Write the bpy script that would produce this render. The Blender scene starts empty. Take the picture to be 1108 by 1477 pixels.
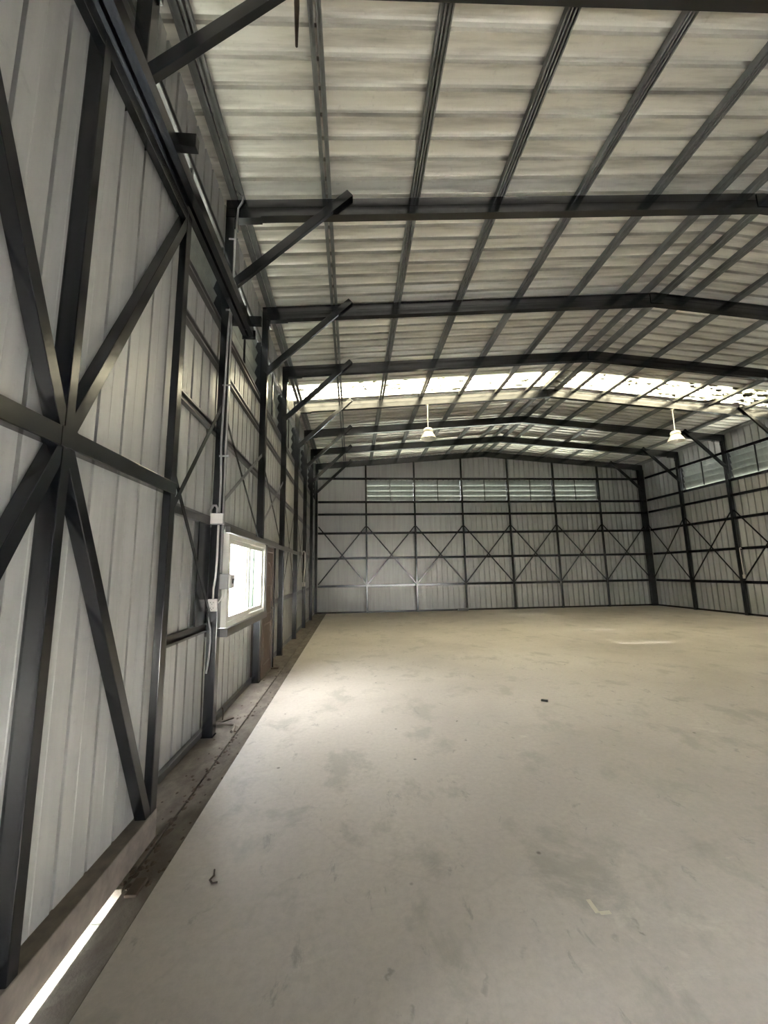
import bpy, bmesh, math, random
from mathutils import Vector, Matrix

random.seed(7)
SC = bpy.context.scene
COL = SC.collection

# ------------------------------------------------------------------ layout (metres)
XL, XR = -1.348, 12.408            # inner faces of the side columns
XM = (XL + XR) / 2
Y1, BAY = 4.235, 1.930             # first column right of the sliding door, bay length
YB = 15.829                        # front of the back wall posts
ZE, ZA = 5.703, 6.262              # underside of rafters at eave and at ridge
SLOPE = (ZA - ZE) / (XM - XL)
RH = 0.222                         # rafter depth
PH = 0.075                         # purlin depth
YF = -1.555                          # front end of the hall
PITCH = 0.2175
WL, WR, WB = -1.505, 12.565, 15.985   # wall sheet planes
def yk(k): return Y1 + BAY * (k - 1)
def zraf(x): return ZE + SLOPE * (min(x, 2 * XM - x) - XL)       # underside of rafter
def zroof(x): return zraf(x) + RH + PH                             # underside of roof sheet
ORD = ['first', 'second', 'third', 'fourth', 'fifth', 'sixth', 'seventh', 'eighth', 'ninth', 'tenth', 'eleventh', 'twelfth', 'thirteenth', 'fourteenth', 'fifteenth', 'sixteenth']

# ------------------------------------------------------------------ helpers
class MB:
    def __init__(s): s.v, s.f, s.sm = [], [], []
    def _add(s, vs, fs, smooth=False):
        n = len(s.v); s.v += [tuple(a) for a in vs]
        for f in fs: s.f.append([n + i for i in f]); s.sm.append(smooth)
    def box(s, x0, x1, y0, y1, z0, z1):
        vs = [(x0,y0,z0),(x1,y0,z0),(x1,y1,z0),(x0,y1,z0),(x0,y0,z1),(x1,y0,z1),(x1,y1,z1),(x0,y1,z1)]
        s._add(vs, [(0,3,2,1),(4,5,6,7),(0,1,5,4),(1,2,6,5),(2,3,7,6),(3,0,4,7)]); return s
    def bar(s, p, q, w, h, side):
        """box from p to q; w across along side, h across the third axis"""
        p, q = Vector(p), Vector(q); d = (q - p).normalized()
        a = Vector(side); a = (a - d * a.dot(d)).normalized(); b = d.cross(a)
        vs = []
        for c in (p, q):
            for i, j in ((-1,-1),(1,-1),(1,1),(-1,1)): vs.append(c + a * (w/2*i) + b * (h/2*j))
        s._add(vs, [(0,3,2,1),(4,5,6,7),(0,1,5,4),(1,2,6,5),(2,3,7,6),(3,0,4,7)]); return s
    def hexa(s, vs):
        s._add(vs, [(0,3,2,1),(4,5,6,7),(0,1,5,4),(1,2,6,5),(2,3,7,6),(3,0,4,7)]); return s
    def tube(s, pts, r, n=10):
        pts = [Vector(p) for p in pts]; rings = []
        up = Vector((0.3, 0.5, 0.81)).normalized()
        for i, p in enumerate(pts):
            d = (pts[min(i+1, len(pts)-1)] - pts[max(i-1, 0)]).normalized()
            a = d.cross(up).normalized(); b = d.cross(a); rr = r[i] if isinstance(r, (list, tuple)) else r
            rings.append([p + (a * math.cos(2*math.pi*k/n) + b * math.sin(2*math.pi*k/n)) * rr for k in range(n)])
        base = len(s.v)
        s._add([v for ring in rings for v in ring], [(i*n+k, i*n+(k+1)%n, (i+1)*n+(k+1)%n, (i+1)*n+k) for i in range(len(pts)-1) for k in range(n)], True)
        s._add(rings[0], [tuple(range(n))[::-1]]); s._add(rings[-1], [tuple(range(n))]); return s
    def lathe(s, prof, c, n=32):
        vs, fs = [], []
        for (r, z) in prof:
            for k in range(n): vs.append((c[0]+r*math.cos(2*math.pi*k/n), c[1]+r*math.sin(2*math.pi*k/n), c[2]+z))
        for i in range(len(prof)-1):
            for k in range(n): fs.append((i*n+k, i*n+(k+1)%n, (i+1)*n+(k+1)%n, (i+1)*n+k))
        s._add(vs, fs, True); return s
    def section(s, prof, p, q, ax, up):
        """open sheet-metal section: polyline prof (a along ax, b along up) swept from p to q"""
        p, q, ax, up = Vector(p), Vector(q), Vector(ax), Vector(up); n = len(prof)
        vs = [c + ax*a + up*b for c in (p, q) for (a, b) in prof]
        s._add(vs, [(i, i+1, n+i+1, n+i) for i in range(n-1)]); return s
    def build(s, name, mat, parent=None, solid=0, bevel=0, offset=0):
        me = bpy.data.meshes.new(name); me.from_pydata(s.v, [], s.f); me.materials.append(mat)
        me.polygons.foreach_set('use_smooth', s.sm); me.update()
        o = bpy.data.objects.new(name, me); COL.objects.link(o)
        if parent is not None: o.parent = parent
        if solid:
            m = o.modifiers.new('thickness', 'SOLIDIFY'); m.thickness = solid; m.offset = offset
        if bevel:
            m = o.modifiers.new('bevel', 'BEVEL'); m.width = bevel; m.segments = 2; m.limit_method = 'ANGLE'
        return o

def tag(o, label, cat, group=None, kind=None):
    o['label'] = label; o['category'] = cat
    if group: o['group'] = group
    if kind: o['kind'] = kind
    return o
def thing(name, label, cat, group=None, kind='thing'):
    o = bpy.data.objects.new(name, None); o.empty_display_size = 0.1; COL.objects.link(o)
    return tag(o, label, cat, group, kind)

# ------------------------------------------------------------------ materials
def new_mat(name):
    m = bpy.data.materials.new(name); m.use_nodes = True; nt = m.node_tree
    b = nt.nodes['Principled BSDF']; return m, nt, b
def N(nt, t, **kw):
    n = nt.nodes.new(t)
    for k, v in kw.items():
        if k in n.inputs: n.inputs[k].default_value = v
        else: setattr(n, k, v)
    return n
def coords(nt, scale=(1,1,1), loc=(0,0,0)):
    tc = N(nt, 'ShaderNodeNewGeometry'); mp = N(nt, 'ShaderNodeMapping')
    mp.inputs['Scale'].default_value = scale; mp.inputs['Location'].default_value = loc
    nt.links.new(tc.outputs['Position'], mp.inputs['Vector']); return mp.outputs[0]
def noise(nt, vec, scale, detail=4, rough=.55, dist=0):
    n = N(nt, 'ShaderNodeTexNoise'); n.inputs['Scale'].default_value = scale; n.inputs['Detail'].default_value = detail
    n.inputs['Roughness'].default_value = rough; n.inputs['Distortion'].default_value = dist
    nt.links.new(vec, n.inputs['Vector']); return n.outputs['Fac']
def ramp(nt, fac, stops):
    r = N(nt, 'ShaderNodeValToRGB'); e = r.color_ramp.elements
    while len(e) < len(stops): e.new(.5)
    for i, (p, c) in enumerate(stops):
        e[i].position = p; e[i].color = (*c, 1) if len(c) == 3 else c
    nt.links.new(fac, r.inputs[0]); return r.outputs[0]
def mix(nt, fac, a, b, mode='MIX'):
    m = N(nt, 'ShaderNodeMix', data_type='RGBA', blend_type=mode)
    for sock, v in ((m.inputs[0], fac), (m.inputs[6], a), (m.inputs[7], b)):
        if hasattr(v, 'is_output'): nt.links.new(v, sock)
        elif isinstance(v, (int, float)): sock.default_value = v
        else: sock.default_value = (*v, 1)
    return m.outputs[2]
def bump(nt, b, h, strength, dist=.01):
    n = N(nt, 'ShaderNodeBump'); n.inputs['Strength'].default_value = strength; n.inputs['Distance'].default_value = dist
    nt.links.new(h, n.inputs['Height']); nt.links.new(n.outputs[0], b.inputs['Normal'])
def plain(name, col, rough=.5, metal=0.0, spec=.5, var=.12, scale=9):
    m, nt, b = new_mat(name)
    f = noise(nt, coords(nt), scale, 5)
    c = ramp(nt, f, [(.25, tuple(x*(1-var) for x in col)), (.75, tuple(min(1, x*(1+var)) for x in col))])
    nt.links.new(c, b.inputs['Base Color']); b.inputs['Roughness'].default_value = rough
    b.inputs['Metallic'].default_value = metal; b.inputs['Specular IOR Level'].default_value = spec
    return m

def steel_mat(name, lo, mid, hi, rough=(.24, .42), dust_amt=.12):
    m, nt, b = new_mat(name)
    v = coords(nt)
    f = noise(nt, v, 5, 6, .6); g = noise(nt, v, 38, 4)
    c = ramp(nt, f, [(.3, lo), (.55, mid), (.72, hi)])
    dust = ramp(nt, g, [(.62, (0,0,0)), (.85, (dust_amt,)*3)])
    c = mix(nt, dust, c, (.09,.085,.075))
    nt.links.new(c, b.inputs['Base Color'])
    r = N(nt, 'ShaderNodeMapRange'); r.inputs[3].default_value, r.inputs[4].default_value = rough
    nt.links.new(f, r.inputs[0]); nt.links.new(r.outputs[0], b.inputs['Roughness'])
    b.inputs['Specular IOR Level'].default_value = .7
    return m
M_STEEL = steel_mat('black primer steel', (.004,.0052,.0072), (.0065,.0072,.009), (.013,.0125,.012), (.14, .28))
M_GREY = steel_mat('weathered grey steel', (.035,.034,.033), (.06,.057,.052), (.10,.092,.08))
M_GALV = steel_mat('dull galvanised purlin steel', (.09,.092,.088), (.14,.143,.135), (.19,.19,.18), (.32,.5), .0)

def sheet_mat(name, axis, base, dark, metal, rough):
    """coated profiled sheet; axis = direction in which the ribs run"""
    m, nt, b = new_mat(name)
    sc = {'z': (3.0, 3.0, .25), 'x': (.22, 2.6, 1.0)}[axis]
    f = noise(nt, coords(nt, sc), 3.2, 6, .6)
    g = noise(nt, coords(nt, (1,1,1)), 14, 6, .65)
    c = ramp(nt, f, [(.28, dark), (.52, base), (.75, tuple(min(1, x*1.10) for x in base))])
    stain = ramp(nt, g, [(.60, (0,0,0)), (.78, (.30,.30,.30))])
    c = mix(nt, stain, c, tuple(x*.55 for x in dark))
    nt.links.new(c, b.inputs['Base Color'])
    b.inputs['Metallic'].default_value = metal
    r = N(nt, 'ShaderNodeMapRange'); r.inputs[3].default_value, r.inputs[4].default_value = rough[0], rough[1]
    nt.links.new(g, r.inputs[0]); nt.links.new(r.outputs[0], b.inputs['Roughness'])
    h = noise(nt, coords(nt, {'z': (6,6,1.2), 'x': (1.4,7,1)}[axis]), 5, 5)
    bump(nt, b, h, .25, .006)
    return m
M_WALL = sheet_mat('galvalume wall sheet', 'z', (.375,.373,.352), (.315,.313,.294), .3, (.34,.50))
M_ROOF = sheet_mat('foil-faced roof sheet', 'x', (.68,.66,.60), (.40,.385,.34), .6, (.32,.50))
M_SLAT = sheet_mat('louvre slat sheet', 'z', (.13,.14,.125), (.10,.107,.097), .15, (.34,.5))

M_DARKWALL = plain('wall sheet darkened against reflections', (.03,.03,.03), .6)  # unseen front wall kept dark so steel facing it reflects little light
def floor_mat():
    m, nt, b = new_mat('trowelled concrete')
    v = coords(nt)
    big = noise(nt, v, .45, 5, .55, .4)
    med = noise(nt, coords(nt, (1.0, .75, 1)), 2.1, 9, .66, .25)
    fine = noise(nt, v, 26, 6, .7)
    c = ramp(nt, big, [(.32, (.42,.385,.345)), (.5, (.505,.466,.42)), (.68, (.565,.525,.475))])
    c = mix(nt, ramp(nt, med, [(.36, (.8,.8,.8)), (.47, (0,0,0))]), c, (0.348,0.327,0.287))
    sep = N(nt, 'ShaderNodeSeparateXYZ'); nt.links.new(v, sep.inputs[0])
    # scuffs, dark spots and pale trowel marks
    sc = noise(nt, coords(nt, (1, .5, 1), (3, 1, 0)), 7.5, 9, .72, .5)
    c = mix(nt, ramp(nt, sc, [(.60, (0,0,0)), (.68, (.6,.6,.6))]), c, (0.232,0.220,0.201))
    pale = noise(nt, coords(nt, (.5, 1, 1), (7, 4, 0)), 3.2, 8, .7, .6)
    c = mix(nt, ramp(nt, pale, [(.61, (0,0,0)), (.70, (.45,.45,.45))]), c, (.66,.63,.55))
    vo = N(nt, 'ShaderNodeTexVoronoi'); vo.inputs['Scale'].default_value = 2.6
    nt.links.new(v, vo.inputs['Vector'])
    spot = ramp(nt, vo.outputs['Distance'], [(.022, (.85,.85,.85)), (.045, (0,0,0))])
    c = mix(nt, spot, c, (.09,.08,.07))
    for sc_, th, colr, amt, off in ((4.4, .030, (.13,.12,.105), .8, 2), (6.5, .05, (.24,.225,.20), .7, 9)):
        v2 = N(nt, 'ShaderNodeTexVoronoi'); v2.inputs['Scale'].default_value = sc_
        wob = noise(nt, coords(nt, (1, 1, 1), (off, off, 0)), 9, 4)
        vm = N(nt, 'ShaderNodeVectorMath', operation='ADD'); vs_ = N(nt, 'ShaderNodeVectorMath', operation='SCALE'); vs_.inputs['Scale'].default_value = .16
        cx = N(nt, 'ShaderNodeCombineXYZ'); nt.links.new(wob, cx.inputs[0]); nt.links.new(wob, cx.inputs[1])
        nt.links.new(cx.outputs[0], vs_.inputs[0]); nt.links.new(coords(nt, (1, .6, 1), (off, 0, 0)), vm.inputs[0]); nt.links.new(vs_.outputs[0], vm.inputs[1])
        nt.links.new(vm.outputs[0], v2.inputs['Vector'])
        gate = ramp(nt, noise(nt, coords(nt, (1,1,1), (0, off, 0)), .9, 3), [(.46, (0,0,0)), (.56, (amt,)*3)])
        c = mix(nt, mix(nt, 1.0, ramp(nt, v2.outputs['Distance'], [(th, (1,1,1)), (th * 2.2, (0,0,0))]), gate, 'MULTIPLY'), c, colr)
    c = mix(nt, ramp(nt, fine, [(.35, (.25,.25,.25)), (.6, (0,0,0))]), c, (.29,.27,.24))
    # hairline cracks
    cr = N(nt, 'ShaderNodeTexVoronoi', feature='DISTANCE_TO_EDGE'); cr.inputs['Scale'].default_value = .26
    wv = N(nt, 'ShaderNodeTexNoise'); wv.inputs['Scale'].default_value = 1.1; wv.inputs['Detail'].default_value = 5
    nt.links.new(v, wv.inputs['Vector'])
    va = N(nt, 'ShaderNodeVectorMath', operation='MULTIPLY_ADD'); va.inputs[1].default_value = (.9,.9,0)
    nt.links.new(wv.outputs['Color'], va.inputs[0]); nt.links.new(v, va.inputs[2]); nt.links.new(va.outputs[0], cr.inputs['Vector'])
    crk = ramp(nt, cr.outputs['Distance'], [(.0004, (.09,.09,.09)), (.0009, (0,0,0))])
    c = mix(nt, crk, c, (.16,.15,.13))
    nt.links.new(c, b.inputs['Base Color'])
    r = N(nt, 'ShaderNodeMapRange'); r.inputs[3].default_value, r.inputs[4].default_value = .42, .66
    nt.links.new(med, r.inputs[0]); nt.links.new(r.outputs[0], b.inputs['Roughness'])
    bump(nt, b, fine, .10, .004)
    return m
M_FLOOR = floor_mat()
def kerb_mat():
    m, nt, b = new_mat('dirty screed strip')
    v = coords(nt); f = noise(nt, coords(nt, (1.8, .9, 1)), 4, 7, .65, .3); g = noise(nt, v, 22, 6, .7)
    c = ramp(nt, f, [(.3, (.075,.062,.05)), (.5, (.125,.108,.09)), (.7, (.19,.168,.14))])
    c = mix(nt, ramp(nt, g, [(.58, (0,0,0)), (.72, (.6,.6,.6))]), c, (.08,.065,.05))
    nt.links.new(c, b.inputs['Base Color']); b.inputs['Roughness'].default_value = .9
    bump(nt, b, g, .5, .01); return m
M_KERB = kerb_mat()
M_DUST = plain('dusty brown steel', (.16,.135,.11), .7, var=.35, scale=14)
M_PVC = plain('white plastic', (.52,.50,.46), .42, var=.06)
M_PVCG = plain('grey plastic', (.22,.217,.208), .45, var=.08)
M_FRAME = plain('white aluminium frame', (.48,.47,.42), .35, var=.05)
M_WOOD = plain('brown door skin', (.075,.045,.033), .5, var=.4, scale=6)
M_WOODF = plain('brown door frame', (.13,.105,.09), .5, var=.2)
M_BLACK = plain('black plastic', (.012,.012,.012), .45)
M_RUST = plain('rusted steel', (.05,.032,.02), .7, var=.5, scale=25)
M_LAMP = plain('white enamel', (.74,.71,.62), .3, var=.05)
M_LAMPIN = plain('cream lamp inside', (.50,.46,.36), .35, var=.05)
M_PAPER = plain('pale tape', (.62,.59,.47), .6, var=.08)
M_GRAVEL = plain('mossy gravel', (.10,.105,.085), .9, var=.6, scale=60)
M_GREEN = plain('green fence sheet', (.035,.085,.05), .6, var=.15)
M_WHITEWALL = plain('white bounce wall', (.78,.78,.76), .8, var=.04)
M_BOUNCE = plain('pale bounce apron', (.58,.57,.55), .8)
M_GRILLE = plain('dark opening', (.02,.02,.02), .6)

def skylight_mat(name, col):
    m = bpy.data.materials.new(name); m.use_nodes = True; nt = m.node_tree
    nt.nodes.remove(nt.nodes['Principled BSDF']); out = nt.nodes['Material Output']
    v = coords(nt, (1.0, 1.6, 1))
    sep = N(nt, 'ShaderNodeSeparateXYZ'); nt.links.new(coords(nt), sep.inputs[0])
    f = noise(nt, v, 4.6, 2, .45, .5)
    # heavier leaf litter towards the right-hand eave
    gr = N(nt, 'ShaderNodeMapRange'); gr.inputs[1].default_value = 7.4; gr.inputs[2].default_value = 11.5
    gr.inputs[3].default_value = .0; gr.inputs[4].default_value = .13
    nt.links.new(sep.outputs['X'], gr.inputs[0])
    ad = N(nt, 'ShaderNodeMath', operation='ADD'); nt.links.new(f, ad.inputs[0]); nt.links.new(gr.outputs[0], ad.inputs[1])
    dirt = ramp(nt, ad.outputs[0], [(.625, (0,0,0)), (.64, (1,1,1))])
    tl = N(nt, 'ShaderNodeBsdfTranslucent'); tl.inputs['Color'].default_value = (*col, 1)
    dk = N(nt, 'ShaderNodeBsdfDiffuse'); dk.inputs['Color'].default_value = (.05,.05,.03,1)
    ms = N(nt, 'ShaderNodeMixShader'); nt.links.new(dirt, ms.inputs[0]); nt.links.new(tl.outputs[0], ms.inputs[1]); nt.links.new(dk.outputs[0], ms.inputs[2])
    nt.links.new(ms.outputs[0], out.inputs['Surface']); return m
M_SKY = skylight_mat('aged translucent roof sheet', (.150,.136,.094))
def glass_mat():
    m = bpy.data.materials.new('window glass'); m.use_nodes = True; nt = m.node_tree
    nt.nodes.remove(nt.nodes['Principled BSDF']); out = nt.nodes['Material Output']
    t = N(nt, 'ShaderNodeBsdfTransparent'); t.inputs['Color'].default_value = (.97,.965,.955,1)
    g = N(nt, 'ShaderNodeBsdfGlossy'); g.inputs['Roughness'].default_value = .02
    lw = N(nt, 'ShaderNodeLayerWeight'); pw = N(nt, 'ShaderNodeMath', operation='POWER'); pw.inputs[1].default_value = 5.0
    nt.links.new(lw.outputs['Facing'], pw.inputs[0])
    fr = N(nt, 'ShaderNodeMath', operation='MULTIPLY_ADD'); fr.inputs[1].default_value = .55; fr.inputs[2].default_value = .04
    nt.links.new(pw.outputs[0], fr.inputs[0])
    ms = N(nt, 'ShaderNodeMixShader'); nt.links.new(fr.outputs[0], ms.inputs[0]); nt.links.new(t.outputs[0], ms.inputs[1]); nt.links.new(g.outputs[0], ms.inputs[2])
    nt.links.new(ms.outputs[0], out.inputs['Surface']); return m
M_GLASS = glass_mat()

# ------------------------------------------------------------------ profiled sheet
def rib_profile(a0, a1, extra=(), pitch=PITCH, phase=0.0, depth=.05, fl=.002, wide=0.0, bow=0.0):
    """segments ((position, depth), (position, depth)) of a clip-seam sheet between a0 and a1; the seams are wider inside than at their mouth"""
    if bow: unit = [(0, 0), (.045, bow * .7), (.09, bow), (.115, bow), (.130, bow * .7), (.160 - wide, 0), (.152 - wide, depth), (.2175, depth), (.209, 0)]
    else: unit = [(0, 0), (.075, 0), (.078, fl), (.082, 0), (.184 - wide, 0), (.174 - wide, depth), (.2205, depth), (.2105, 0)]
    k = math.floor((a0 - phase) / pitch) - 1; pts = []
    while phase + k * pitch < a1 + pitch:
        pts += [(phase + (k + u / .2175) * pitch, d) for u, d in unit]; k += 1
    segs = list(zip(pts, pts[1:]))
    for e in [a0, a1] + list(extra):
        nxt = []
        for p, q in segs:
            lo, hi = min(p[0], q[0]), max(p[0], q[0])
            if lo + 1e-6 < e < hi - 1e-6:
                m = (e, p[1] + (q[1] - p[1]) * (e - p[0]) / (q[0] - p[0])); nxt += [(p, m), (m, q)]
            else: nxt.append((p, q))
        segs = nxt
    return [(p, q) for p, q in segs if a0 <= (p[0] + q[0]) / 2 <= a1]
def wall_sheet(mb, plane, out, axis, a0, a1, z0, ztop, holes=(), phase=0.0, wide=.016, depth=.05):
    """axis 'y' for side walls (plane = x), 'x' for end walls (plane = y); out = sign of the outward side"""
    pr = rib_profile(a0, a1, [h for H in holes for h in (H[0], H[1])], phase=phase, wide=wide, depth=depth)
    for (a, da), (b, db) in pr:
        mid = (a + b) / 2; za, zb = ztop(a), ztop(b)
        spans = [(z0, None)]
        for H in sorted(holes, key=lambda h: h[2]):
            if H[0] - 1e-6 <= mid <= H[1] + 1e-6:
                lo, _ = spans.pop(); spans += [(lo, H[2]), (H[3], None)]
        for lo, hi in spans:
            ha, hb = (za, zb) if hi is None else (hi, hi)
            if ha - lo < .002: continue
            P = lambda t, d, z: (plane + out * d, t, z) if axis == 'y' else (t, plane + out * d, z)
            mb._add([P(a, da, lo), P(b, db, lo), P(b, db, hb), P(a, da, ha)], [(0, 1, 2, 3)])

# ------------------------------------------------------------------ setting
ZL0, ZL1 = 4.42, 5.28          # louvre strip
XS0 = 0.58                     # post left of the back louvre strip
posts_x = [0.5804 + 1.9753 * i for i in range(6)]
DOOR_Y0, DOOR_Y1 = 0.475, 2.335

fl = MB(); fl.box(-1.0, WR + .1, YF, WB + .1, -.14, 0)
tag(fl.build('floor', M_FLOOR), 'pale worn concrete slab covering the whole hall', 'floor', kind='structure')
kb = MB()
kb.box(-1.15, -1.004, YF, WB + .1, -.14, -.004)
kb.box(-1.60, -1.156, DOOR_Y1 + .02, WB + .1, -.14, .004)
kb.box(-1.60, -1.156, YF, DOOR_Y0, -.14, .004)
tag(kb.build('trim_1', M_KERB, bevel=.004), 'brown dirty screed strip between the slab and the left wall', 'floor edge', kind='structure')

topL = lambda a: zroof(XL) - .01
wl = MB()
louv_left = [(yk(k) + .1, yk(k + 1), ZL0, ZL1) for k in range(0, 7)]
WIN = (4.62, 7.04, .95, 1.97)
DR = (6.36, 7.04, 0.0, .95)
wall_sheet(wl, WL, -1, 'y', YF, WB, 0.0, topL, louv_left + [WIN, DR, (DOOR_Y0, DOOR_Y1, 0.0, 4.2)], phase=.03)
tag(wl.build('wall_left', M_WALL, solid=.002), 'grey ribbed metal sheeting of the left wall', 'wall', kind='structure')
wr = MB()
louv_right = [(yk(k) + .1, yk(k + 1), ZL0, ZL1) for k in range(3, 6)]
wall_sheet(wr, WR, 1, 'y', YF, WB, 0.0, topL, louv_right, phase=.05)
tag(wr.build('wall_right', M_WALL, solid=.002), 'grey ribbed metal sheeting of the right wall', 'wall', kind='structure')
wb = MB()
wall_sheet(wb, WB, 1, 'x', WL, WR, 0.0, lambda x: zroof(x) + .005, [(posts_x[0] + .035, posts_x[5] - .035, ZL0, ZL1)], phase=.58, wide=.034, depth=.085)
tag(wb.build('wall_back', M_WALL, solid=.002), 'grey ribbed metal sheeting of the gable wall at the far end', 'wall', kind='structure')
wf = MB()
wall_sheet(wf, YF, -1, 'x', WL, WR, 0.0, lambda x: zroof(x) + .005, [(0.5, 7.5, 0.0, 0.34)], phase=.1)  # low opening added behind the camera as fill for the near roof
tag(wf.build('wall_front', M_DARKWALL, solid=.002), 'unseen ribbed front wall, kept dark, with a low slot added for fill light', 'wall', kind='structure')

SK0, SK1 = 9.15, 9.98
rf = MB(); sk = {0: MB(), 1: MB()}
def roof_strip(mb, y0, y1, side, skip=0):
    xa, xb = (WL - .25, XM) if side == 0 else (XM, WR + .25)
    pr = rib_profile(y0, y1, pitch=.222, phase=.09, depth=.06, wide=.012, bow=.009)
    for (a, da), (b, db) in pr:
        za, zb = zroof(xa), zroof(xb)
        mb._add([(xa, a, za + da), (xb, a, zb + da), (xb, b, zb + db), (xa, b, za + db)], [(0, 1, 2, 3)])
for side in (0, 1):
    roof_strip(rf, YF, SK0, side); roof_strip(rf, SK1, WB + .1, side)

    roof_strip(sk[side], SK0 - .01, SK1 + .01, side)
tag(rf.build('ceiling', M_ROOF, solid=.002), 'ribbed metal roof sheeting with a silvery foil underside', 'roof', kind='structure')
tag(sk[0].build('window_2', M_SKY), 'bright translucent roof strip left of the ridge', 'skylight', kind='structure')
tag(sk[1].build('window_3', M_SKY), 'bright translucent roof strip right of the ridge, dark litter near its far end', 'skylight', kind='structure')
rc = MB()
rc.section([(-.24, -.24*SLOPE), (-.05, -.05*SLOPE), (0, 0), (.05, -.05*SLOPE), (.24, -.24*SLOPE)], (XM, YF, zroof(XM) + .080), (XM, WB + .1, zroof(XM) + .080), (1,0,0), (0,0,1))
tag(rc.build('trim_2', M_ROOF, solid=.004), 'folded metal ridge cap along the top of the roof', 'ridge cap', kind='structure')

b = MB(); b.box(WL - .05, WL - .028, YF, WB + .05, zroof(WL) - .16, zroof(WL) + .075)
tag(b.build('trim_3', M_WALL), 'eave flashing closing the top of the left wall', 'flashing', kind='structure')
b = MB(); b.box(WR + .028, WR + .05, YF, WB + .05, zroof(WR) - .16, zroof(WR) + .075)
tag(b.build('trim_4', M_WALL), 'eave flashing closing the top of the right wall', 'flashing', kind='structure')
# base channels along the walls
b = MB(); b.box(-1.50, -1.455, DR[1] + .02, YB, .004, .06); b.box(-1.50, -1.455, DOOR_Y1 + .07, WIN[1] + .06, .004, .06)
tag(b.build('baseboard_left', M_GREY, bevel=.004), 'steel base channel at the foot of the left wall', 'base channel', kind='structure')
b = MB(); b.box(XL, XR, WB - .065, WB - .012, 0, .06)
tag(b.build('baseboard_back', M_STEEL, bevel=.004), 'steel base channel at the foot of the back wall', 'base channel', kind='structure')
b = MB(); b.box(WR - .06, WR - .012, 4.25, YB, 0, .06)
tag(b.build('baseboard_right', M_STEEL, bevel=.004), 'steel base channel at the foot of the right wall', 'base channel', kind='structure')

# ground outside
gd = MB(); gd._add([(-30, -30, -.15), (40, -30, -.15), (40, 45, -.15), (-30, 45, -.15)], [(0, 1, 2, 3)])
tag(gd.build('ground', M_GRAVEL), 'mossy gravel ground outside, seen glaring under the sliding door', 'ground', kind='structure')
gd = MB().box(-3, 14, -12, YF - .05, -.148, -.02)  # bright ground added outside the front slot to throw light up inside
tag(gd.build('bounce_apron', M_BOUNCE), 'unseen pale apron added to bounce sunlight in through the front slot', 'ground', kind='structure')

# ------------------------------------------------------------------ columns
def column(name, label, x0, x1, y0, y1, ztop, pieces=None, mat=M_STEEL, plate=.03, cat='column', group=None, z0=0.0):
    t = thing(name, label, cat, group)
    for (pn, a, c) in (pieces or [('shaft', z0, ztop)]):
        MB().box(x0, x1, y0, y1, a, c).build(pn, mat, t, bevel=.005)
    if plate: MB().box(x0 - .006, x1 + .006, y0 - .006, y1 + .006, z0, z0 + .008).build('base_plate', mat, t)
    return t
LEFT = {
 0: 'dark steel column mostly hidden behind the sliding door, its top above the track',
 1: 'dark steel column left of the window, carrying the long conduit and a white outlet',
 2: 'dark steel column interrupted by the window, next to the brown door',
 3: 'dark steel column just beyond the brown door',
 4: 'dark steel column between the brown door column and the one with hooked white conduit',
 5: 'dark steel left wall column carrying the hooked white conduit and outlet',
 6: 'dark steel left wall column next to the back left corner',
 7: 'dark steel corner column where the left wall meets the back wall'}
for k in range(0, 8):
    y = yk(k); pc = None
    zt = zraf(XL - .1) - .001
    if k == 2: pc = [('lower_shaft', 0, .915), ('upper_shaft', 2.075, zt)]
    column('steel_column', LEFT[k], XL - .1, XL, y, y + .1, zt, pc, group='steel columns of the left wall', z0=.004 if k != 2 else 0.004)
RIGHT = {7: 'dark corner column where the back wall meets the right wall',
 6: 'dark steel column of the right wall next to the back right corner',
 5: 'dark steel right wall column carrying a white outlet and conduit',
 4: 'dark steel right wall column under the end of the bright skylight'}
for k in (4, 5, 6, 7):
    y = yk(k)
    column('steel_column', RIGHT[k], XR - (.13 if k == 7 else 0), XR + .1, y - (.03 if k == 7 else 0), y + .1, zraf(XR + .1) - .001, group='steel columns of the right wall')
for i, x in enumerate(posts_x):
    column('gable_post', f'slim dark post of the back wall, {ORD[i]} from the left wall', x - .033, x + .033, YB, YB + .07, min(zraf(x - .033), zraf(x + .033)) - .002, plate=.0, cat='post', group='slim posts of the back wall')

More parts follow.
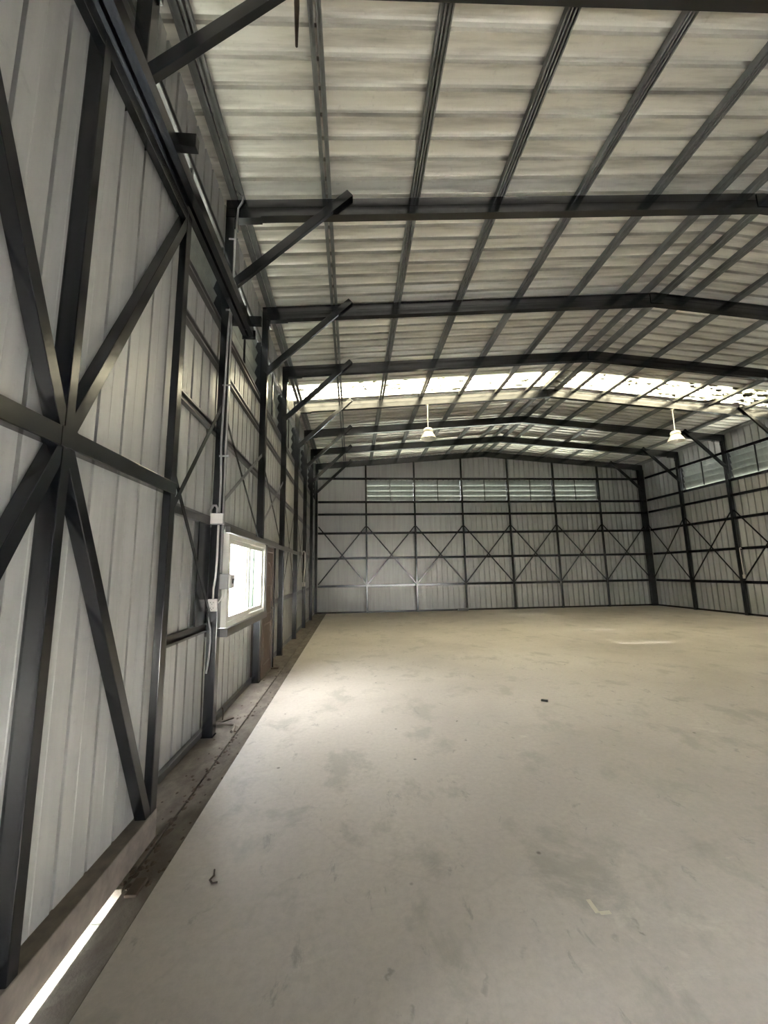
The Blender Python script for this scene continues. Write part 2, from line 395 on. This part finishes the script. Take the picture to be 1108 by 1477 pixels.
# ------------------------------------------------------------------ rafters
def rafter(k, label):
    y0, y1 = yk(k), yk(k) + .1
    t = thing('rafter', label, 'roof beam', 'rafters of the hall')
    for side, nm in ((0, 'left_half'), (1, 'right_half')):
        xa, xb = (XL - .1, XM) if side == 0 else (XM, XR + .1)
        m = MB()
        for z0, z1, e in ((0, RH/2 - .002, 0), (RH/2 - .002, RH/2 + .002, .004), (RH/2 + .002, RH, 0)):
            za, zb = zraf(xa), zraf(xb)
            m.hexa([(xa,y0+e,za+z0),(xb,y0+e,zb+z0),(xb,y1-e,zb+z0),(xa,y1-e,za+z0),(xa,y0+e,za+z1),(xb,y0+e,zb+z1),(xb,y1-e,zb+z1),(xa,y1-e,za+z1)])
        m.build(nm, M_STEEL, t)
    for xa, xb in ((XL, XL + .30), (XR - .30, XR)):
        m = MB(); za, zb = zraf(xa) - .018, zraf(xb) - .018
        m.hexa([(xa,y0,za),(xb,y0,zb),(xb,y1,zb),(xa,y1,za),(xa,y0,za+.017),(xb,y0,zb+.017),(xb,y1,zb+.017),(xa,y1,za+.017)])
        m.build('haunch_plate', M_STEEL, t)
    for xa, s in ((XL, 1), (XR, -1)):
        x0, x1 = sorted((xa, xa + s * .025))
        MB().box(x0 + .0005, x1, y0 + .01, y1 - .01, zraf(XL) - .13, zraf(XL) - .015).build('gusset_plate', M_STEEL, t)
    m = MB(); m.hexa([(XM-.12,y0-.008,zraf(XM-.12)+.02),(XM+.12,y0-.008,zraf(XM+.12)+.02),(XM+.12,y0,zraf(XM+.12)+.02),(XM-.12,y0,zraf(XM-.12)+.02),
             (XM-.12,y0-.008,zraf(XM-.12)+RH-.02),(XM+.12,y0-.008,zraf(XM+.12)+RH-.02),(XM+.12,y0,zraf(XM+.12)+RH-.02),(XM-.12,y0,zraf(XM-.12)+RH-.02)])
    m.build('ridge_plate', M_STEEL, t)
    return t
RAF = {0: 'dark roof beam nearest the viewer, above the top edge of the photo', 1: 'nearest fully visible dark roof beam, above the conduit column',
 2: 'dark roof beam above the window and door column, second counted from the viewer', 3: 'dark roof beam just in front of the bright skylight strip',
 4: 'roof beam brightly lit by the skylight, with the hanging lamps', 5: 'dark roof beam right behind the brightly lit one',
 6: 'dark roof beam between the skylight beams and the gable beam', 7: 'dark gable beam on top of the back wall posts'}
for k in range(0, 8): rafter(k, RAF[k])

# knee braces
def knee(k, side, label):
    y = yk(k) - .028
    if side == 0: p, q = (XL - .02, y, 4.745), (XL + 1.35, y, 6.065)
    else: p, q = (XR + .02, y, 4.745), (XR - 1.35, y, 6.065)
    t = tag(MB().bar(p, q, .05, .10, (0, 1, 0)).build('knee_brace', M_STEEL, bevel=.004), label, 'brace', 'knee braces under the roof beams')
KL = {0: 'large dark knee brace crossing the upper left corner of the photo', 1: 'dark knee brace from the conduit column to the nearest roof beam',
 2: 'dark knee brace from the window column up to its roof beam', 3: 'knee brace in front of the left end of the bright skylight',
 4: 'pale lit knee brace under the left end of the skylight beam', 5: 'dim knee brace just behind the pale lit one on the left',
 6: 'dim left knee brace second from the back wall', 7: 'dark knee brace in the back left corner against the gable'}
for k in range(0, 8): knee(k, 0, KL[k])
KR = {4: 'pale lit knee brace at the right end of the skylight beam', 5: 'dark knee brace at the right wall column with the white outlet',
 6: 'dark knee brace at the right wall column next to the back corner', 7: 'dark knee brace in the back right corner against the gable'}
for k in KR: knee(k, 1, KR[k])

# ------------------------------------------------------------------ purlins
def purlin(x, label, w=.110, name='purlin'):
    g = SLOPE if x < XM else -SLOPE
    ax = Vector((1, 0, g)).normalized(); up = Vector((-g, 0, 1)).normalized()
    z = zraf(x) + RH + .001; h = PH - .004
    m = MB()
    for s in (-1, 1):      # two lipped channels back to back with a slot between them
        a, c = s * w / 2, s * .012
        m.section([(a + (c-a)*.34, .0), (a, .0), (a, h), (c, h), (c, .0), (c + (a-c)*.28, .0)], (x, YF, z), (x, WB - .02, z), ax, up)
    return tag(m.build(name, M_GALV, solid=.003), label, 'purlin', 'roof purlins running along the hall')
PX = [-.275, .805, 1.885, 2.955, 3.99, 4.86, 5.34]
PX = PX + [2 * XM - x for x in reversed(PX)]
for i, x in enumerate(PX):
    lab = f'long roof purlin on the left slope, {ORD[i]} counted from the left wall' if x < XM else f'long roof purlin on the right slope, {ORD[13 - i]} counted from the right wall'
    purlin(x, lab)
purlin(XL + .03, 'eave purlin along the top of the left wall', .15, 'eave_purlin')
purlin(XR - .03, 'eave purlin along the top of the right wall', .15, 'eave_purlin')

# ------------------------------------------------------------------ girts
def girt(label, wall, a0, a1, z, mat=M_GREY, group=None, h=.085, d=.045, gap=.006):
    m = MB()
    pr = [(d, .018), (d, 0), (0, 0), (0, h), (d, h), (d, h - .018)]
    if wall == 'left': p, q, ax = (WL + gap, a0, z), (WL + gap, a1, z), (1, 0, 0)
    elif wall == 'right': p, q, ax = (WR - gap, a0, z), (WR - gap, a1, z), (-1, 0, 0)
    else: p, q, ax = (a0, WB - gap, z), (a1, WB - gap, z), (0, -1, 0)
    m.section(pr, p, q, ax, (0, 0, 1))
    return tag(m.build('wall_girt', mat, solid=.003), label, 'girt', group or f'horizontal girts of the {wall} wall')
GZ = [.99, 2.065, 3.06, 3.82, 4.325, 5.29]
HN = ['lowest girt, at knee height', 'girt level with the brace crossings', 'girt near the upper ends of the cross braces', 'girt a little below the louvre strip', 'girt along the bottom of the louvre strip', 'girt along the top of the louvre strip']
for z, hn in zip(GZ, HN):
    girt(f'back wall {hn}', 'back', XL + .005, XR - .005, z, M_STEEL)
    girt(f'right wall {hn}', 'right', 4.25 if z < 3.5 else YF + .3, YB, z, M_STEEL)
girt('lowest left wall girt, between the sliding door and the window column', 'left', DOOR_Y1 + .07, WIN[0] - .03, GZ[0])
girt('lowest left wall girt, beyond the brown door', 'left', DR[1] + .03, YB, GZ[0])
girt('left wall girt behind the grey junction box', 'left', DOOR_Y1 + .07, WIN[0] - .03, GZ[1])
girt('left wall girt above window and door, running to the back corner', 'left', WIN[0], YB, GZ[1])
for z, hn in list(zip(GZ, HN))[2:]:
    a0 = YF + .3 if z > 4.2 else DOOR_Y1 + .07
    girt(f'left wall {hn}', 'left', a0, YB, z)
# header in front of the columns above window and door
tag(MB().box(-1.338, -1.283, 4.34, 9.72, 1.995, 2.06).build('header_channel', M_GREY, bevel=.004), 'grey steel header running over the window and the brown door', 'header')

# ------------------------------------------------------------------ cross braces
def xbrace(wall, a0, a1, z0, z1, label, mat=M_STEEL, off=0.0):
    w = .046
    if wall == 'left': p, q, sd = (XL - .045 - off, a0, z0), (XL - .045 - off, a1, z1), (1, 0, 0)
    elif wall == 'right': p, q, sd = (XR + .045 + off, a0, z0), (XR + .045 + off, a1, z1), (1, 0, 0)
    else: p, q, sd = (a0, YB + .03 + off, z0), (a1, YB + .03 + off, z1), (0, 1, 0)
    m = MB().bar(p, q, .006, w, sd)
    return tag(m.build('cross_brace', mat), label, 'brace', f'cross braces of the {wall} wall')
ZB0, ZB1 = 1.10, 3.36
edges = [XL] + posts_x + [XR]
for i in range(7):
    a, c = edges[i] + .035, edges[i + 1] - .035
    xbrace('back', a, c, ZB0, ZB1, f'back wall brace rising to the right, {ORD[i]} bay from the left corner', off=.0)
    xbrace('back', a, c, ZB1, ZB0, f'back wall brace falling to the right, {ORD[i]} bay from the left corner', off=.012)
LB = {0: 'between the sliding door and the conduit column', 3: 'in the bay right after the brown door', 4: 'in the bay before the hooked white conduit', 5: 'in the bay after the hooked white conduit', 6: 'in the last bay before the back corner'}
for k in LB:
    a, c = yk(k) + .1, yk(k + 1)
    xbrace('left', a, c, ZB0, ZB1, f'left wall brace rising away {LB[k]}')
    xbrace('left', a, c, ZB1, ZB0, f'left wall brace falling away {LB[k]}', off=.012)
for k, nm in ((1, 'over the window'), (2, 'over the brown door')):
    a, c = yk(k) + .1, yk(k + 1)
    xbrace('left', a, c, 2.30, ZB1 + .03, f'short left wall brace rising away {nm}', M_GREY)
    xbrace('left', a, c, ZB1, 2.10, f'short left wall brace falling away {nm}', off=.012)
for k, nm in ((6, 'in the bay next to the back right corner'), (5, 'between the two middle right wall columns'), (4, 'in the bay at the right edge of the photo')):
    a, c = yk(k) + .1, yk(k + 1)
    xbrace('right', a, c, ZB0, ZB1, f'right wall brace rising away {nm}')
    xbrace('right', a, c, ZB1, ZB0, f'right wall brace falling away {nm}', off=.012)

# ------------------------------------------------------------------ louvres
def louvre(wall, a0, a1, label):
    t = thing('louvre_panel', label, 'louvre', f'louvre panels of the {wall} wall')
    def P(a, d, z):
        return {'left': (WL - d, a, z), 'right': (WR + d, a, z), 'back': (a, WB + d, z)}[wall]
    n, h = 4, (ZL1 - ZL0) / 4
    for i in range(n):
        z = ZL0 + h * i
        lap = {'back': .201 if i < n - 1 else .25, 'left': .256, 'right': .285}[wall]
        prof = [(-.004, lap), (.004, lap - .008), (.075, .030), (.078, .014), (.092, .004)]
        prof = [(d, z + u - .012) for d, u in prof]
        m = MB(); vs = [P(a, d, zz) for a in (a0 + .012, a1 - .012) for d, zz in prof]; k = len(prof)
        m._add(vs, [(j, j+1, k+j+1, k+j) for j in range(k-1)])
        m.build('slat', M_SLAT, t, solid=.003)
    mid = (a0 + a1) / 2
    def bx(u0, u1, d0, d1, z0, z1):
        p, q = P(u0, d0, z0), P(u1, d1, z1)
        return MB().box(min(p[0],q[0]), max(p[0],q[0]), min(p[1],q[1]), max(p[1],q[1]), z0, z1)
    bx(mid - .014, mid + .014, -.055, -.03, ZL0 + .002, ZL1 - .002).build('mullion', M_STEEL, t)
    for u in (a0 + .001, a1 - .011): bx(u, u + .01, -.05, .12, ZL0, ZL1).build('frame_post', M_STEEL, t)
    return t
for i in range(5):
    louvre('back', posts_x[i] + .002, posts_x[i + 1] - .002, f'back wall louvre panel, {ORD[i]} from the left')
LN = ['above the sliding door end', 'above the window', 'above the brown door', 'in the first bay past the brown door', 'in the second bay past the brown door', 'in the third bay past the brown door', 'next to the back corner']
for k in range(0, 7): louvre('left', yk(k) + .1, yk(k + 1), f'left wall louvre panel {LN[k]}')
RN = {3: 'at the right edge of the photo, nearest of the row', 4: 'in the middle of the visible row', 5: 'farthest along, one bay off the back corner'}
for k in RN: louvre('right', yk(k) + .1, yk(k + 1), f'right wall louvre panel {RN[k]}')

# ------------------------------------------------------------------ sliding door
t = thing('door_2', 'huge sliding door leaf of ribbed sheet on a dark X-braced frame', 'sliding door', kind='structure')
XD0, XD1 = -1.236, -1.186
DY0, DY1, DZ0, DZ1 = .745, 2.755, .010, 4.205
m = MB(); wall_sheet(m, -1.268, -1, 'y', DY0 + .005, DY1 - .005, .12, lambda a: DZ1 - .02, phase=.075, wide=-.003, depth=.035)
m.build('sheet_panel', M_WALL, t, solid=.002)
for nm, y0, y1, e in (('end_stile', 2.682, 2.755, 0), ('end_stile', .745, .815, 0), ('middle_stile', 1.690, 1.742, .0)):
    MB().box(XD0 - (.030 if nm[0] == 'm' else 0), XD1, y0, y1, .16, DZ1).build(nm, M_STEEL, t, bevel=.004)
MB().box(XD0, XD1 - .001, DY0, DY1, DZ1 - .085, DZ1).build('top_rail', M_STEEL, t, bevel=.004)
MB().box(XD0, XD1 + .004, DY0, DY1, 2.085, 2.17).build('middle_rail', M_STEEL, t, bevel=.004)
MB().box(-1.275, XD1 + .006, DY0, DY1, DZ0, .165).build('bottom_rail', M_DUST, t, bevel=.005)
YC, ZC = 1.716, 2.128
for y, z in ((2.70, 4.14), (2.67, .155), (.80, 4.14), (.79, .155)):
    d = Vector((0, y - YC, z - ZC)).normalized() * .03
    MB().bar((-1.220, YC + d.y, ZC + d.z), (-1.220, y, z), .062, .058, (1, 0, 0)).build('diagonal_brace', M_STEEL, t, bevel=.003)
MB().box(XD1 - .002, XD1 + .006, YC - .045, YC + .045, ZC - .042, ZC + .042).build('centre_gusset', M_STEEL, t)

# track with hangers
t = thing('sliding_door_track', 'dark slotted steel track above the sliding door', 'door track')
m = MB(); pr = [(-.012, 0), (-.06, 0), (-.06, .10), (.06, .10), (.06, 0), (.012, 0)]
m.section(pr, (-1.178, YF + .2, 4.262), (-1.178, 4.37, 4.262), (1, 0, 0), (0, 0, 1))
m.build('track_channel', M_STEEL, t, solid=.005)
for k in (0, 1):
    MB().box(XL + .001, -1.02, yk(k) + .045, yk(k) + .10, 4.37, 4.47).build('hanger_arm', M_STEEL, t, bevel=.003)
MB().box(-1.25, -1.10, 4.372, 4.385, 4.24, 4.35).build('end_stop', M_STEEL, t)

# ------------------------------------------------------------------ window
t = thing('window_1', 'white sliding window blown out by daylight in the left wall', 'window', kind='structure')
wx0, wx1 = -1.362, -1.30
y0, y1, z0, z1 = 4.36, 6.19, 1.01, 1.985
f = MB()
f.box(wx0, wx1, y0, y0 + .045, z0, z1); f.box(wx0, wx1, y1 - .045, y1, z0, z1)
f.box(wx0, wx1, y0 + .045, y1 - .045, z0, z0 + .05); f.box(wx0, wx1, y0 + .045, y1 - .045, z1 - .05, z1)
f.build('window_frame', M_FRAME, t, bevel=.003)
def sash(a0, a1, x0, x1):
    g = MB(); w = .05; b0, b1 = z0 + .052, z1 - .052
    g.box(x0, x1, a0, a0 + w, b0, b1); g.box(x0, x1, a1 - w, a1, b0, b1)
    g.box(x0, x1, a0 + w, a1 - w, b0, b0 + w); g.box(x0, x1, a0 + w, a1 - w, b1 - w, b1)
    s = g.build('sash', M_FRAME, t, bevel=.003)
    MB().box((x0+x1)/2 - .002, (x0+x1)/2 + .002, a0 + w, a1 - w, b0 + w, b1 - w).build('pane', M_GLASS, s)
sash(y0 + .047, 5.30, -1.328, -1.304); sash(5.22, y1 - .047, -1.358, -1.334)
MB().box(-1.356, -1.336, 5.78, 5.80, z0 + .103, z1 - .103).build('screen_stile', M_FRAME, t)
MB().box(-1.40, -1.275, y0 - .02, 6.28, .92, 1.006).build('window_sill', M_GREY, t, bevel=.004)
MB().box(-1.362, -1.283, y1 + .003, 6.265, 1.008, 1.993).build('steel_jamb', M_GREY, t, bevel=.004)
MB().box(-1.503, -1.365, 4.337, 4.358, .93, 2.05).build('steel_jamb', M_GREY, t)

# ------------------------------------------------------------------ brown door
t = thing('door_1', 'brown panelled door with a dark lever handle beside the window', 'door', kind='structure')
MB().box(-1.388, -1.352, 6.312, 7.02, .02, 1.90).build('door_leaf', M_WOOD, t, bevel=.004)
f = MB(); f.box(-1.388, -1.345, 6.275, 6.310, .004, 1.985); f.box(-1.50, -1.335, 7.022, 7.055, .004, 1.985); f.box(-1.50, -1.389, 6.275, 6.310, .004, .94); f.box(-1.388, -1.345, 6.310, 7.022, 1.905, 1.985)
f.build('door_frame', M_WOODF, t, bevel=.004)
pm = MB()
for (a, c, e, g) in ((6.42, 6.92, .18, .78), (6.42, 6.92, .92, 1.38)):
    for (q0, q1, r0, r1) in ((a, c, e, e + .02), (a, c, g - .02, g), (a, a + .02, e, g), (c - .02, c, e, g)):
        pm.box(-1.354, -1.344, q0, q1, r0, r1)
arc = [(-1.348, 6.67 - .22 * math.cos(math.pi * i / 12), 1.52 + .22 * math.sin(math.pi * i / 12)) for i in range(13)]
pm.tube(arc, .011, 6)
pm.build('panel_moulding', M_WOODF, t)
h = MB().box(-1.352, -1.340, 6.93, 6.975, .80, 1.10).build('handle_plate', M_BLACK, t, bevel=.003)
MB().bar((-1.315, 6.95, 1.0), (-1.315, 6.84, 1.0), .016, .016, (1, 0, 0)).bar((-1.34, 6.95, 1.0), (-1.31, 6.95, 1.0), .016, .016, (0, 1, 0)).build('lever', M_BLACK, h)
MB().box(-1.50, -1.34, 6.318, 7.022, .004, .02).build('threshold', M_DUST, t)
t = thing('jamb_post', 'thin dark post with a foot plate at the right edge of the brown door', 'post')
MB().box(-1.345, -1.315, 7.06, 7.09, .01, 1.99).build('post', M_STEEL, t, bevel=.002)
MB().box(-1.355, -1.22, 7.01, 7.07, .005, .022).build('foot_plate', M_RUST, t, bevel=.003)

# thin dark patch in the bay next to the conduit column
tag(MB().box(-1.458, -1.445, 3.92, 4.20, 1.08, 2.06).build('dark_patch', M_STEEL), 'thin dark patch between two girts left of the conduit column', 'board')

# ------------------------------------------------------------------ electrics
t = thing('conduit', 'grey conduit running from the eave down the column left of the window', 'conduit')
cy = Y1 - .016
pts = [(-1.335, cy - .02, 6.0), (-1.29, cy - .02, 5.965), (-1.245, cy - .02, 5.93), (-1.262, cy - .01, 5.87), (-1.305, cy, 5.80), (-1.318, cy, 5.5), (-1.325, cy, 4.9), (-1.358, cy, 4.25), (-1.372, cy, 3.5), (-1.380, cy, 2.94), (-1.366, cy, 2.5), (-1.366, cy, 2.19)]
MB().tube(pts, .011).build('pipe', M_PVCG, t)
MB().tube([(-1.371, cy, 2.06), (-1.371, cy, 1.72), (-1.378, cy, 1.52), (-1.392, cy, 1.42), (-1.392, cy, 1.315)], .011).build('lower_pipe', M_PVC, t)
for z in (5.4, 4.5, 3.6, 2.8): MB().box(-1.40, -1.30, cy + .008, cy + .0155, z - .009, z + .009).build('clamp', M_PVCG, t)
t = thing('junction_box', 'grey square junction box at the top of the window column conduit', 'junction box')
MB().box(-1.446, -1.312, Y1 - .055, Y1 - .001, 2.065, 2.18).build('box_body', M_PVCG, t, bevel=.006)
MB().box(-1.440, -1.318, Y1 - .062, Y1 - .055, 2.071, 2.174).build('box_lid', M_PVC, t, bevel=.003)
loop = [(-1.405 - .035 * math.sin(a) * 1.0, Y1 - .03, 2.20 + .055 * math.sin(a * .5) * 1.2 - .0 * a) for a in [i * math.pi / 8 for i in range(17)]]
tag(MB().tube([(-1.385, Y1-.03, 2.18), (-1.385, Y1-.03, 2.235), (-1.40, Y1-.03, 2.262), (-1.425, Y1-.03, 2.262), (-1.44, Y1-.03, 2.235), (-1.46, Y1-.03, 2.20)], .012).build('conduit_bend', M_PVCG), 'short looped conduit bend on top of the grey junction box', 'conduit')
def outlet(face, label, c, s=1.0):
    """c = centre of the back on the carrying face, face = 'front' (towards -y) or 'side' (towards -x)"""
    t = thing('power_outlet', label, 'outlet', 'white power outlets')
    w, hh, dp = .086 * s, .122 * s, .045
    x, y, z = c
    MB().box(x - w/2, x + w/2, y - dp, y, z - hh/2, z + hh/2).build('outlet_box', M_PVC, t, bevel=.006)
    pl = MB().box(x - w/2 + .004, x + w/2 - .004, y - dp - .004, y - dp, z - hh/2 + .004, z + hh/2 - .004).build('cover_plate', M_PVC, t, bevel=.002)
    for dz in (.028, -.026):
        k = MB()
        for dx in (-.014, .014): k.box(x + dx - .0025, x + dx + .0025, y - dp - .0052, y - dp - .004, z + dz - .006, z + dz + .006)
        k.box(x - .004, x + .004, y - dp - .0052, y - dp - .004, z + dz - .018, z + dz - .012)
        k.build('socket', M_BLACK, pl)
    return t
outlet('front', 'white double outlet low on the conduit column left of the window', (-1.391, Y1, 1.252))
t = thing('breaker_box', 'grey breaker box with a clear cover beside the window edge', 'breaker box')
MB().box(XL + .001, -1.262, 4.243, 4.40, 1.405, 1.56).build('box_body', M_PVCG, t, bevel=.006)
MB().box(-1.262, -1.236, 4.250, 4.393, 1.412, 1.553).build('cover', M_PVC, t, bevel=.006)
MB().box(-1.236, -1.226, 4.30, 4.345, 1.46, 1.51).build('switch', M_BLACK, t)
tag(MB().tube([(-1.31, 4.27, 1.405), (-1.31, 4.262, 1.36), (-1.325, 4.25, 1.30), (-1.345, 4.225, 1.275)], .009).build('cable', M_PVC), 'white cable between the breaker box and the white outlet', 'cable')
tag(MB().box(XL + .0006, XL + .007, 4.25, 4.29, 1.57, 5.55).build('cable_trunking', M_PVCG), 'flat pale cable trunking down the window side of the conduit column', 'trunking')
tag(MB().tube([(-1.425, Y1-.02, 1.19), (-1.425, Y1-.025, 1.12), (-1.405, Y1-.02, 1.02), (-1.40, Y1-.02, .9), (-1.405, Y1-.02, .75), (-1.425, Y1-.02, .6)], .009).build('cable', M_PVCG), 'grey cable curling down below the white outlet', 'cable')
Y5 = yk(5)
t = thing('conduit', 'hooked white conduit on the left wall column near the back', 'conduit')
MB().tube([(-1.45, Y5 - .02, 2.10), (-1.44, Y5 - .02, 2.17), (-1.41, Y5 - .02, 2.20), (-1.385, Y5 - .02, 2.185), (-1.372, Y5 - .02, 2.14), (-1.372, Y5 - .02, 1.7), (-1.40, Y5 - .02, 1.42), (-1.405, Y5 - .02, 1.29)], .016).build('pipe', M_PVC, t)
outlet('front', 'small white outlet under the hooked conduit near the back left corner', (-1.404, Y5, 1.235), 1.0)
t = thing('conduit', 'white conduit on a right wall column', 'conduit')
MB().tube([(12.50, Y5 - .018, 2.10), (12.47, Y5 - .018, 2.13), (12.44, Y5 - .018, 2.12), (12.435, Y5 - .018, 2.06), (12.442, Y5 - .018, 1.6), (12.45, Y5 - .018, 1.26)], .016).build('pipe', M_PVC, t)
outlet('front', 'small white outlet under the conduit on the right wall column', (12.452, Y5, 1.21), 1.0)

# ------------------------------------------------------------------ pendant lamps
def lamp(x, label):
    y = yk(4) + .05; zb = 5.03
    t = thing('pendant_lamp', label, 'lamp', 'white pendant lamps')
    MB().tube([(x, y, zb + .29), (x, y, zraf(x) - .002)], .012).build('rod', M_LAMP, t)
    MB().lathe([(.0, .0), (.045, .0), (.05, -.02)], (x, y, zraf(x) - .004), 16).build('canopy', M_LAMP, t)
    MB().lathe([(.0, .305), (.045, .303), (.09, .290), (.118, .265), (.128, .235), (.124, .200), (.100, .178)], (x, y, zb), 28).build('housing', M_LAMP, t)
    s = MB().lathe([(.100, .180), (.118, .170), (.140, .135), (.170, .080), (.198, .030), (.215, .004), (.217, -.006)], (x, y, zb), 36).build('lamp_shade', M_LAMP, t, solid=.004)
    MB().lathe([(.0, .10), (.10, .10), (.135, .08)], (x, y, zb), 28).build('reflector', M_LAMPIN, t)
    MB().lathe([(.0, .02), (.04, .03), (.055, .06), (.04, .10)], (x, y, zb), 20).build('bulb', M_LAMP, t)
lamp(2.045, 'white pendant lamp hanging left of the ridge'); lamp(9.07, 'white pendant lamp hanging right of the ridge')

# ------------------------------------------------------------------ small things on the floor
t = thing('drain_pipe', 'pale elbow pipe lying at the foot of the conduit column', 'pipe')
MB().tube([(-1.43, 4.54, .03), (-1.25, 4.50, .03), (-1.215, 4.48, .03), (-1.198, 4.44, .027), (-1.196, 4.33, .018)], .014).build('pipe', M_DUST, t)
tag(MB().bar((-1.425, 4.60, .013), (-1.30, 4.75, .013), .012, .035, (0, 0, 1)).build('black_offcut', M_RUST), 'black offcut lying behind the pale elbow pipe', 'offcut')
tag(MB().tube([(-1.40, 4.72, .004), (-1.402, 4.725, .10), (-1.41, 4.72, .13)], .006, 6).build('bent_rod', M_RUST), 'short dark rod standing by the wall foot below the window', 'rod')
tag(MB().bar((2.235, 4.87, .012), (2.30, 4.83, .012), .02, .03, (0, 0, 1)).build('black_scrap', M_BLACK), 'small black scrap alone in the middle of the floor', 'scrap')
tag(MB().tube([(-.735, 2.44, .006), (-.725, 2.40, .006), (-.735, 2.37, .006), (-.715, 2.345, .006), (-.69, 2.35, .006)], .005, 6).build('twig', M_RUST), 'small curled brown twig on the slab near the sliding door', 'twig')
m = MB(); m.box(1.095, 1.115, 1.985, 2.06, .0005, .0025); m.box(1.115, 1.165, 1.975, 1.992, .0005, .0025)
tag(m.build('tape_scrap', M_PAPER), 'pale L shaped tape scrap on the floor in the foreground', 'tape')
tag(MB().box(4.13, 4.52, YB - .16, YB - .02, .0, .10).build('metal_offcut', M_GREY, bevel=.01), 'grey metal offcut lying at the foot of the back wall', 'offcut')
tag(MB().box(-1.12, -1.06, 2.30, 2.42, -.004, .012).build('dirt_clod', M_RUST, bevel=.006), 'dark dirt clod on the screed strip past the light gap', 'dirt')
tag(MB().tube([(-.372, 2.29, 5.80), (-.366, 2.29, 5.5), (-.363, 2.29, 5.16)], [.022, .02, .010], 6).build('hanging_bar', M_RUST), 'rusty pointed bar hanging at the top beside the big knee brace', 'bar')

rng = random.Random(3); m = MB()
for i in range(190):
    q = rng.random()
    x = -1.153 + rng.gauss(0, .018) if q < .5 else rng.uniform(-1.32, -1.0)
    y = 2.36 + rng.random() ** 1.6 * 4.5; r = rng.uniform(.004, .016) * (1.5 if q < .25 else 1)
    n = 7; ph = rng.random() * 6.28; st = rng.uniform(.9, 2.2)
    ring = [(x + r*math.cos(ph + 6.283*k/n)*rng.uniform(.6,1.1), y + st*r*math.sin(ph + 6.283*k/n)*rng.uniform(.6,1.1), .0042 if x < -1.156 else -.0038) for k in range(n)]
    m._add(ring + [(x, y, ring[0][2] + r*.55)], [(k, (k+1) % n, n) for k in range(n)])
tag(m.build('dirt', M_RUST), 'scattered dark dirt crumbs on the screed strip past the sliding door', 'dirt', kind='stuff')

# ------------------------------------------------------------------ outside
t = thing('fence', 'pale green sheet seen through the right window pane', 'fence')
MB().box(-3.3, -3.22, 12.2, 15.2, -.15, 3.0).build('fence_sheet', M_GREEN, t)
for y in (12.25, 13.6, 15.1): MB().box(-3.22, -3.16, y, y + .06, -.15, 3.0).build('fence_post', M_FRAME, t)

t = thing('bounce_wall', 'added white yard wall bouncing sunlight in, blown out through the window', 'wall')
MB().box(-12.3, -12.0, -14, 42, -.15, 6.0).build('wall_body', M_WHITEWALL, t)  # added outside so sunlit white bounces in through the window

# ------------------------------------------------------------------ light
sl = bpy.data.lights.new('sun', 'SUN'); sl.energy = 240.0; sl.angle = .0093; sl.color = (1.0, .985, .95)
so = bpy.data.objects.new('sun', sl); COL.objects.link(so)
so.rotation_euler = Vector((.80, 0, .60)).to_track_quat('Z', 'Y').to_euler()
w = bpy.data.worlds.new('overcast sky'); SC.world = w; w.use_nodes = True
nt = w.node_tree; bg = nt.nodes['Background']
tc = N(nt, 'ShaderNodeTexCoord'); sp = N(nt, 'ShaderNodeSeparateXYZ'); nt.links.new(tc.outputs['Generated'], sp.inputs[0])
c = ramp(nt, sp.outputs['Z'], [(.0, (.80,.83,.88)), (.25, (.92,.95,1.0)), (1.0, (1.0,1.0,1.0))])
nt.links.new(c, bg.inputs['Color']); bg.inputs['Strength'].default_value = 22.0

# ------------------------------------------------------------------ camera
pitch, yaw, roll, fpx, hcam = .1493, .0817, -.0176, 576.11, 1.55
f = Vector((math.sin(yaw)*math.cos(pitch), math.cos(yaw)*math.cos(pitch), math.sin(pitch)))
r = Vector((math.cos(yaw), -math.sin(yaw), 0)); u = r.cross(f)
cr, sr = math.cos(roll), math.sin(roll)
r2, u2 = cr * r + sr * u, -sr * r + cr * u
cam = bpy.data.cameras.new('camera'); co = bpy.data.objects.new('camera', cam); COL.objects.link(co)
M = Matrix((r2, u2, -f)).transposed().to_4x4(); M.translation = (0, 0, hcam); co.matrix_world = M
cam.sensor_fit = 'VERTICAL'; cam.sensor_height = 36.0; cam.lens = fpx / 1477 * 36.0; cam.clip_start = .02; cam.clip_end = 200
SC.camera = co

vs = SC.view_settings
vs.view_transform = 'Standard'; vs.look = 'None'; vs.gamma = 1.0; vs.exposure = 1.35; vs.use_curve_mapping = False
SC.cycles.use_adaptive_sampling = False; SC.cycles.max_bounces = 12; SC.cycles.diffuse_bounces = 8; SC.cycles.glossy_bounces = 6; SC.cycles.transparent_max_bounces = 8
SC.cycles.caustics_reflective = False; SC.cycles.caustics_refractive = False
SC.cycles.sample_clamp_indirect = 40.0
